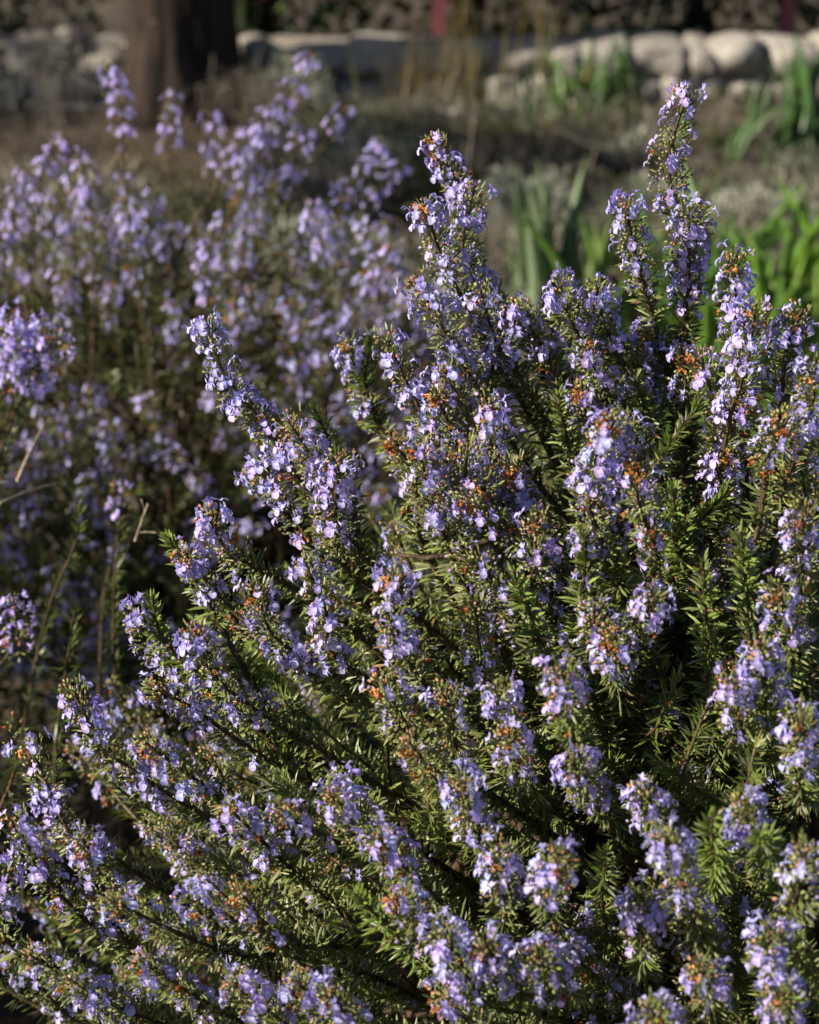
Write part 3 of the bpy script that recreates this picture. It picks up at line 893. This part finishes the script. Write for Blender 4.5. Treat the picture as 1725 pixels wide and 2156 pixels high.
def tuft(u, v, y, h, n, label, seed, cols, spread=.10, lean=.3, width=.0038, name="dry_grass"):
    r = np.random.default_rng(seed); x = on_y(u, v, y)[0]; z = gz(x, y)
    o = thing(name, (x, y, z), label, "grass", "grass tufts by the wall")
    add("blades", blades(n, (0, 0, 0), spread, h, r, width, cols, lean).mesh("blades", M_DRY), o, kind="stuff")
GOLD = ((.30, .23, .10), (.24, .20, .09), (.20, .19, .07))
tuft(1000, 180, 8.05, .75, 20, "tall golden dry grass arching before the wall's pale stones", 41, GOLD, .13, .3)
tuft(1105, 170, 8.1, .65, 14, "thinner golden grass tuft beside the tallest one", 42, GOLD, .10, .3)
tuft(885, 180, 8.0, .5, 70, "short straw-coloured grass tuft at the wall's foot", 43, GOLD, .10, .4)
tuft(600, 240, 7.6, .28, 60, "low grey-green grass right of the trunk", 44, ((.14, .15, .09), (.18, .17, .11)), .12, .5)
tuft(450, 300, 6.0, .22, 80, "short green grass under the trunk's foot", 45, ((.06, .11, .03), (.09, .12, .05)), .14, .5)
tuft(1430, 430, 5.2, .2, 80, "short mixed grass on the sunny soil before the cushions", 46, ((.10, .13, .05), (.20, .18, .10)), .16, .6)
tuft(1480, 470, 4.9, .16, 70, "low grass at the foot of the arching strap leaves", 47, ((.08, .13, .04), (.16, .16, .08)), .16, .6)

def hedge(x, y, rx, h, label, seed, cols, n=2800, size=.10):
    r = np.random.default_rng(seed); z = gz(x, y)
    o = thing("hedge_shrub", (x, y, z), label, "shrub", "shrubs behind the fence")
    V, F = twigs(8, (0, 0, 0), rx * .5, h * .8, r, .02)
    add("stem", build("stem", V, F, M_TRUNK), o)
    add("foliage", leaf_cloud(n, (0, 0, h * .5), (rx, .55, h * .55), size, cols, r, .3, 0, .5).mesh("foliage", M_TREE), o, kind="stuff")
DG = ((.02, .032, .012), (.028, .042, .016), (.035, .04, .018))
for k, (x, c, lb) in enumerate(((-3.4, DG, "dark hedge shrub behind the wall beyond the bare grey shrubs"), (-2.1, DG, "dark hedge shrub behind the wall left of the trunk"), (-.75, ((.03, .06, .015), (.05, .09, .02)), "mid-green shrub behind the wall right of the trunk"),
                                (.35, ((.06, .07, .025), (.09, .085, .035), (.04, .05, .02)), "olive-brown shrub behind the golden grass"), (1.5, DG, "dark hedge shrub behind the maroon bars"), (2.6, DG, "dark hedge shrub behind the right fence post"), (3.8, DG, "dark hedge shrub at the right end of the fence"))):
    hedge(x, 9.6, .85, 2.2, lb, 60 + k, c)

# ------------------------------------------------------------------ litter and pebbles on the soil
def litter():
    r = np.random.default_rng(77); n = 9000
    x = r.uniform(-3, 3, n); y = r.uniform(2.2, 8.2, n)
    P = np.stack([x, y, np.array([gz(a, b) for a, b in zip(x, y)]) + .006], 1)
    T = (np.array([(-.5, .45, .1), (0, 0, 0), (.5, .45, .12), (0, 1, .1), (0, .45, -.02)], float), np.array([(1, 4, 0), (1, 2, 4), (0, 4, 3), (4, 2, 3)]), np.ones((5, 3)))
    D = nrm(np.stack([r.normal(0, 1, n), r.normal(0, 1, n), r.normal(.1, .25, n)], 1)); s = r.uniform(.015, .05, n)
    C = np.array([(.20, .14, .08), (.28, .22, .15), (.13, .09, .055), (.10, .10, .05)])[r.integers(0, 4, n)] * r.uniform(.7, 1.2, (n, 1))
    B = Bag(); B.inst(T, frames(D, np.array([0, 0, 1.0]) + r.normal(0, .25, (n, 3)), s * .4, s, s), P, C)
    add("leaf_litter", B.mesh("leaf_litter", M_LITTER), None, kind="stuff", label="brown dry leaf litter scattered over the soil of the bed", category="leaf litter")
    for k in range(26):
        xx, yy = r.uniform(-2.2, 2.2), r.uniform(4.6, 8.0); s = r.uniform(.03, .09)
        if k == 0: xx, yy, s = on_y(1130, 215, 7.0)[0], 7.0, .12
        o = add("loose_stone", STONES[k % 14], None, (xx, yy, gz(xx, yy) + s * .25), label="loose pale stone lying on the soil between the shrubs", category="stone", group="loose stones on the bed")
        o.scale = (s * .65, s * .5, s * .4); o.rotation_euler = (0, 0, r.uniform(0, 6))
litter()

# ------------------------------------------------------------------ dry stalk and dead twigs
def twig(pts, r0, label, forks=(), mat=None):
    P, L = spline(pts, 16); b = P[0]
    o = thing("dead_twig", b, label, "twig")
    v, f = tube(P, np.linspace(r0, r0 * .5, 16), 5); add("stalk", build("stalk", v - b, f, mat or M_TWIG), o)
    for q in forks:
        Q, _ = spline(q, 8); v, f = tube(Q, np.linspace(r0 * .7, r0 * .3, 8), 4); add("side_twig", build("side_twig", v - b, f, M_TWIG), o)

# ------------------------------------------------------------------ the far rosemaries
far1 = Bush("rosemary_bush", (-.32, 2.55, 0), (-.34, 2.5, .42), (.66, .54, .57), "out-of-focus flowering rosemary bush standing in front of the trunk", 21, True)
S = far1
def fs(pts, d0, d1, **kw):
    n = len(pts)
    S.shoot([at(u, v, d0 + (d1 - d0) * i / (n - 1)) for i, (u, v) in enumerate(pts)][::-1], **kw)
fs([(225, 128), (238, 230), (262, 420), (285, 560)], 2.35, 2.4, ff=.5, dens=6, brown=.5, rust=.2, wid=1.2)
fs([(655, 112), (600, 210), (520, 300), (430, 440)], 2.45, 2.5, ff=.75, dens=7, brown=.6, rust=.4, wid=1.2)
fs([(735, 215), (670, 310), (590, 430)], 2.5, 2.6, ff=.35, dens=5, brown=.6, rust=.2)
fs([(360, 190), (365, 290), (360, 430)], 2.5, 2.5, ff=.6, dens=6, rust=.1)
fs([(440, 235), (450, 330), (430, 470)], 2.5, 2.5, ff=.6, dens=6, rust=.2)
fs([(560, 270), (530, 350), (480, 470)], 2.45, 2.5, ff=.7, dens=7, rust=.2, wid=1.2)
fs([(640, 270), (620, 360), (560, 480)], 2.5, 2.5, ff=.7, dens=7, rust=.1, wid=1.2)
fs([(140, 290), (100, 370), (90, 500)], 2.3, 2.4, ff=.7, dens=6, rust=.1)
fs([(170, 330), (180, 420), (200, 540)], 2.25, 2.3, ff=.7, dens=6, rust=.3)
fs([(60, 360), (40, 460), (60, 560)], 2.3, 2.4, ff=.7, dens=6, rust=.1)
fs([(810, 300), (740, 380), (650, 470)], 2.6, 2.6, ff=.7, dens=7, rust=.1)
fs([(850, 340), (790, 400), (700, 470)], 2.6, 2.6, ff=.7, dens=6, rust=.2)
fs([(830, 510), (790, 590), (740, 690)], 2.1, 2.2, ff=.6, dens=5, brown=.3, rust=.8, wid=1.2)
fs([(655, 440), (690, 540), (700, 640)], 2.2, 2.3, ff=.6, dens=6)
fs([(440, 510), (450, 600), (470, 720)], 2.1, 2.2, ff=.6, dens=6)
fs([(260, 420), (280, 520), (300, 640)], 2.15, 2.2, ff=.6, dens=6)
far1.fill(170, smin=.78, smax=1.0, dens=4.2, ff=.40)
far1.fill(40, smin=.6, smax=.9, dens=0)
far1.mass(440, .76, 1.0, pfl=.55, dens=5, ff=.33)
far1.fill(20, False, leaf=.5)
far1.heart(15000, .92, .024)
far1.finish()
far2 = Bush("rosemary_bush", (-1.12, 1.75, 0), (-1.14, 1.76, .38), (.62, .66, 1.06), "out-of-focus flowering rosemary bush with low green sprouts by the dark gap", 22, True)  # its unseen left body is built tall to shade the gap
S = far2
fs([(45, 650), (60, 740), (20, 860)], 1.62, 1.75, ff=.7, dens=8, rust=.9, wid=1.2)
fs([(125, 690), (90, 770), (30, 870)], 1.6, 1.75, ff=.8, dens=8, rust=.6, wid=1.2)
fs([(15, 690), (10, 780), (-40, 900)], 1.62, 1.75, ff=.7, dens=8, rust=.2, wid=1.2)
fs([(30, 1270), (20, 1350), (-60, 1460)], 1.45, 1.55, ff=.5, dens=7, brown=.6, rust=.5)
fs([(150, 1005), (140, 1130), (100, 1250), (70, 1420)], 1.6, 1.7, dens=0, fresh=.5)
fs([(265, 1115), (262, 1200), (240, 1330)], 1.65, 1.7, dens=0, fresh=.6)
fs([(158, 1285), (150, 1390), (120, 1540)], 1.5, 1.55, dens=0, fresh=.5)
fs([(240, 1020), (255, 1100), (220, 1250)], 1.75, 1.8, ff=.4, dens=4, rust=.5)
fs([(10, 1520), (30, 1620), (-20, 1750)], 1.3, 1.4, ff=.3, dens=2, rust=.6)
far2.fill(30, smin=.8, smax=1.02, dens=3, xmax=-.6)
far2.fill(105, smin=.45, smax=.98, dens=0, front=None, leaf=.5, xmax=-.7)
far2.fill(30, False, leaf=.6)
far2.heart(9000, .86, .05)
far2.finish()

side = Bush("rosemary_bush", (-1.06, 1.28, 0), (-1.06, 1.28, .36), (.45, .58, .92), "unseen rosemary bush added left of the large sharp one to shade the gap", 24, True)  # never in view, put in so its shadow darkens the gap
side.fill(90, smin=.6, smax=1.0, dens=1, front=None, leaf=.5)
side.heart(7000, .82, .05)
side.finish()

# ------------------------------------------------------------------ the near rosemary
near = Bush("rosemary_bush", (.32, 1.25, 0), (.34, 1.25, .45), (.72, .70, .62), "large sharp rosemary bush full of pale violet flower spikes in front", 23)
S = near
# silhouettes: tip first
fs([(1448, 186), (1450, 330), (1432, 480), (1438, 760)], 1.19, 1.24, ff=.82, dens=7, brown=.5, rust=.6, wid=1.15)
fs([(1462, 440), (1450, 540), (1440, 780)], 1.17, 1.24, ff=.6, dens=7, brown=.1, rust=.4, wid=1.15)
fs([(1318, 432), (1335, 540), (1400, 760)], 1.17, 1.24, ff=.6, dens=7, brown=.5, rust=.4)
fs([(1552, 530), (1560, 640), (1530, 760), (1500, 960)], 1.15, 1.2, ff=.6, dens=7, brown=.2, rust=.4)
fs([(1592, 640), (1580, 760), (1540, 930), (1500, 1130)], 1.10, 1.18, ff=.75, dens=8, brown=.2, rust=.4, wid=1.2)
fs([(1690, 650), (1675, 760), (1640, 1000)], 1.10, 1.18, ff=.5, dens=6, brown=.3, rust=.5)
fs([(1720, 760), (1700, 860), (1640, 1050)], 1.06, 1.14, ff=.5, dens=6, brown=.2, rust=.5)
fs([(905, 283), (955, 420), (1040, 580), (1230, 830)], 1.24, 1.30, ff=.38, dens=6, brown=.9, rust=1.0)
fs([(1000, 392), (985, 520), (1060, 650), (1200, 850)], 1.22, 1.28, ff=.5, dens=7, brown=.9, rust=.3, wid=1.25)
fs([(893, 428), (925, 560), (1010, 720), (1130, 900)], 1.20, 1.26, ff=.6, dens=6, brown=.6, rust=.6)
fs([(872, 588), (930, 690), (1010, 810), (1120, 1000)], 1.20, 1.25, ff=.6, dens=6, brown=.5, rust=.5)
fs([(735, 712), (760, 810), (810, 910), (900, 1050)], 1.32, 1.34, ff=.5, dens=7, brown=.1, rust=.5)
fs([(780, 705), (800, 850), (880, 1040)], 1.33, 1.34, dens=0)
fs([(808, 700), (860, 830), (960, 1000), (1050, 1120)], 1.19, 1.24, ff=.65, dens=6, brown=.3, rust=.4)
fs([(432, 675), (480, 800), (560, 930), (660, 1090), (770, 1230)], 1.16, 1.20, ff=.62, dens=9, brown=.4, rust=.35)
fs([(605, 885), (650, 990), (700, 1090), (850, 1250)], 1.13, 1.20, ff=.6, dens=6, brown=1.0, rust=.5, wid=1.25)
fs([(720, 960), (700, 1060), (720, 1160), (860, 1290)], 1.13, 1.20, ff=.55, dens=7, brown=1.0, rust=.5, wid=1.2)
fs([(520, 985), (570, 1060), (660, 1150), (760, 1260)], 1.19, 1.22, ff=.55, dens=7, brown=.4, rust=.7)
fs([(438, 1080), (505, 1160), (600, 1240), (760, 1340)], 1.14, 1.2, ff=.36, dens=6, brown=1.0, rust=1.6)
fs([(660, 860), (690, 940), (740, 1060)], 1.2, 1.22, dens=0, fresh=.5)
fs([(388, 1160), (440, 1260), (540, 1350), (680, 1440)], 1.16, 1.21, ff=.6, dens=6, brown=.3, rust=.4)
fs([(352, 1130), (390, 1210), (470, 1330)], 1.2, 1.22, dens=0, fresh=.6)
fs([(318, 1255), (360, 1330), (460, 1450)], 1.17, 1.2, dens=0, fresh=.6)
fs([(275, 1290), (340, 1370), (430, 1450), (600, 1560)], 1.18, 1.22, ff=.65, dens=6, brown=.1, rust=.2)
fs([(405, 1315), (480, 1420), (580, 1510), (740, 1620)], 1.12, 1.19, ff=.6, dens=6, brown=.9, rust=.7, wid=1.15)
fs([(308, 1440), (400, 1500), (520, 1580), (700, 1680)], 1.14, 1.20, ff=.6, dens=5, brown=.3, rust=.6)
fs([(145, 1440), (220, 1560), (330, 1660), (460, 1740), (650, 1860)], 1.12, 1.18, ff=.55, dens=6, brown=.3, rust=.5)
fs([(62, 1565), (130, 1680), (230, 1790), (420, 1920)], 1.12, 1.18, ff=.55, dens=5, brown=.2, rust=.3)
fs([(28, 1720), (90, 1830), (180, 1930), (340, 2040)], 1.10, 1.16, ff=.5, dens=6, rust=.5)
fs([(172, 1765), (190, 1860), (260, 1960), (380, 2080)], 1.07, 1.14, ff=.6, dens=7, brown=.6, rust=.6)
fs([(10, 1830), (50, 1930), (160, 2060)], 1.07, 1.13, ff=.5, dens=6, rust=.5)
fs([(828, 918), (845, 1030), (880, 1130), (970, 1280)], 1.10, 1.17, ff=.55, dens=1.0, brown=1, rust=2.0, wid=.85)
fs([(885, 940), (905, 1040), (950, 1150), (1020, 1300)], 1.09, 1.16, ff=.5, dens=4, brown=1, rust=.9, wid=1.1)
fs([(985, 930), (1000, 1040), (1040, 1180), (1100, 1320)], 1.10, 1.17, ff=.5, dens=3, brown=.9, rust=.4, wid=1.2)
fs([(1030, 850), (1040, 960), (1080, 1090), (1140, 1230)], 1.13, 1.2, ff=.5, dens=4, brown=.6, rust=.5)
fs([(1295, 880), (1300, 980), (1290, 1090), (1310, 1250)], 1.02, 1.10, ff=.8, dens=7, brown=.3, rust=.9, wid=1.1)
fs([(1345, 960), (1345, 1040), (1330, 1150), (1350, 1260)], 1.03, 1.10, ff=.6, dens=3, brown=.5, rust=.9)
fs([(1180, 600), (1220, 700), (1300, 860)], 1.17, 1.24, ff=.6, dens=7, brown=.3, rust=.2)
fs([(1255, 600), (1290, 700), (1350, 850)], 1.17, 1.24, ff=.6, dens=6, brown=.3, rust=.3)
fs([(1090, 640), (1130, 760), (1230, 920)], 1.2, 1.26, ff=.5, dens=5, brown=.3, rust=.4)
fs([(1010, 610), (1060, 720), (1160, 900)], 1.2, 1.26, ff=.5, dens=5, brown=.4, rust=.6)
fs([(828, 1205), (850, 1310), (900, 1400), (1000, 1520)], 1.04, 1.12, ff=.6, dens=7, brown=.8, rust=1.0)
fs([(640, 1180), (660, 1280), (740, 1380), (860, 1480)], 1.10, 1.17, ff=.6, dens=6, brown=.4, rust=.6)
fs([(540, 1230), (600, 1330), (690, 1420), (820, 1520)], 1.13, 1.18, ff=.6, dens=6, brown=.5, rust=.6)
fs([(1660, 880), (1640, 980), (1600, 1100)], 1.04, 1.12, ff=.6, dens=4, brown=.3, rust=1.0, wid=1.2)
# spikes seen end-on, growing towards the viewer
for (u, v, d, kw) in ((1380, 1255, .98, dict(dens=9, rust=.6, brown=.6)), (1295, 1335, 1.0, dict(dens=7, rust=.6)), (1180, 1405, .90, dict(dens=8, rust=.7)),
                      (1070, 1545, .98, dict(dens=7, rust=.7)), (1048, 1450, 1.0, dict(dens=6, rust=.3)), (970, 1640, .96, dict(dens=9, rust=.8)),
                      (1205, 1605, .95, dict(dens=8, rust=.7)), (1600, 1350, .92, dict(dens=9, rust=.3)), (1690, 1500, .88, dict(dens=9, rust=.6)),
                      (1540, 1430, .94, dict(dens=7, rust=.4)), (1355, 1670, .92, dict(dens=7, rust=.3)), (1400, 1760, .82, dict(dens=8, rust=.6)),
                      (1180, 1805, .83, dict(dens=8, rust=.9)), (1350, 1880, .90, dict(dens=9, rust=.5)), (790, 1760, .95, dict(dens=7, rust=.9)),
                      (745, 1880, .93, dict(dens=0, fresh=.4)), (1050, 1780, .94, dict(dens=7, rust=.6)), (480, 1700, 1.05, dict(dens=8, rust=.7)),
                      (580, 1710, 1.04, dict(dens=4, brown=.8, rust=.4)), (300, 1560, 1.10, dict(dens=6, rust=.6, brown=.6)), (700, 1670, 1.0, dict(dens=6, rust=.4)),
                      (800, 1430, 1.03, dict(dens=3, brown=1, rust=1.2)), (860, 1560, 1.0, dict(dens=1, brown=1, rust=1.5)), (940, 1450, 1.03, dict(dens=4, rust=.4)),
                      (140, 2060, 1.02, dict(dens=7, rust=.4)), (290, 2020, 1.0, dict(dens=5, brown=.8, rust=.6)), (490, 2070, .96, dict(dens=6, rust=.4)),
                      (620, 2060, .94, dict(dens=7, rust=.3)), (690, 2090, .90, dict(dens=5, rust=.5)), (930, 1960, .88, dict(dens=10, rust=.3, wid=1.2)),
                      (1020, 1990, .87, dict(dens=8, rust=.4)), (1130, 2010, .86, dict(dens=8, rust=.8)), (1620, 1960, .80, dict(dens=9, rust=.4)),
                      (1650, 2090, .80, dict(dens=9, rust=.5)), (1370, 2130, .80, dict(dens=8, rust=.6)), (1700, 1780, .80, dict(dens=6, rust=.3)),
                      (1560, 1690, .87, dict(dens=7, rust=.3)), (500, 1870, 1.0, dict(dens=2, brown=1, rust=.8)), (390, 1890, 1.02, dict(dens=6, rust=.4)),
                      (1690, 1080, .98, dict(dens=8, rust=.6)), (1640, 1230, .95, dict(dens=7, rust=.6)), (1500, 1720, .84, dict(dens=0, fresh=.8)),
                      (1600, 1750, .82, dict(dens=0, fresh=.8)), (220, 1890, 1.04, dict(dens=4, rust=.5)), (60, 2010, 1.05, dict(dens=4, rust=.6)),
                      (830, 1880, .92, dict(dens=4, rust=1)), (1480, 2040, .84, dict(dens=5, rust=.3)), (1250, 1270, 1.02, dict(dens=3, rust=.2)),
                      (1130, 1080, 1.08, dict(dens=3, rust=.3)), (1080, 1200, 1.06, dict(dens=0, fresh=.5)), (1000, 1270, 1.06, dict(dens=2, rust=.5)),
                      (1480, 1180, 1.0, dict(dens=0, fresh=.4)), (1560, 1120, .99, dict(dens=0, fresh=.4))):
    kw.setdefault("ff", .38); kw.setdefault("brown", .4)
    kw['dens'] *= .8
    near.tip_shoot(u, v, .55 * d + .45 * 1.07, L=near.r.uniform(.13, .19), **kw)
rN = np.random.default_rng(55)
for k in range(46):                                    # side shoots that close the crown between the main spikes
    u = rN.uniform(900, 1560); v = rN.uniform(640, 1150) + max(0, 1150 - u) * .1
    d = 1.23 - (v - 600) / 550 * .13 + rN.normal(0, .02)
    tip = at(u, v, d); dr = nrm(np.array([-.35 + (u - 900) / 1300 + rN.normal(0, .2), -.25 + rN.normal(0, .2), 1.0]))
    L = rN.uniform(.13, .2); base = tip - dr * L + np.array([.01, .02, -.01])
    q = dict(dens=0, leaf=1.1, fresh=.2) if k % 4 == 0 else dict(ff=rN.uniform(.3, .6), dens=rN.uniform(2, 6), brown=rN.uniform(.1, 1), rust=rN.choice([.2, .5, 1.0]), wid=rN.uniform(.8, 1.1))
    near.shoot([base, (base + tip) / 2 + rN.normal(0, .008, 3), tip], **q)
near.fill(130, smin=.76, smax=.98)
near.mass(280, .72, .98)
near.fill(20, False, leaf=.4)
near.finish()

twig([at(38, 1012, 1.55), at(60, 960, 1.6), at(95, 890, 1.7)], .0022, "pale broken twig hanging in the dark gap between the bushes")
twig([at(0, 1060, 1.55), at(60, 1035, 1.6), at(130, 1015, 1.68)], .0014, "thin horizontal dead twig below the pale broken twig")
twig([at(285, 1140, 1.5), at(300, 1095, 1.5), at(312, 1060, 1.5)], .0014, "small forked dead twig standing beside the green sprout", ([at(300, 1095, 1.5), at(305, 1075, 1.5), at(297, 1050, 1.5)], [at(290, 1122, 1.5), at(310, 1120, 1.5), at(335, 1122, 1.5)]))
twig([np.array([on_y(985, 500, 4.0)[0], 4.0, gz(0, 4.0)]), on_y(985, 400, 4.0), on_y(998, 250, 4.0)], .0025, "single upright straw-coloured stalk behind the leaning flower spike")
twig([at(1060, 1130, 1.12), at(930, 1172, 1.09), at(840, 1168, 1.10)], .0024, "smooth brown bare branch lying among the near rosemary's shoots", mat=M_STEM)
print("tris", sum(len(m.polygons) for m in bpy.data.meshes), "objects", len(bpy.data.objects))
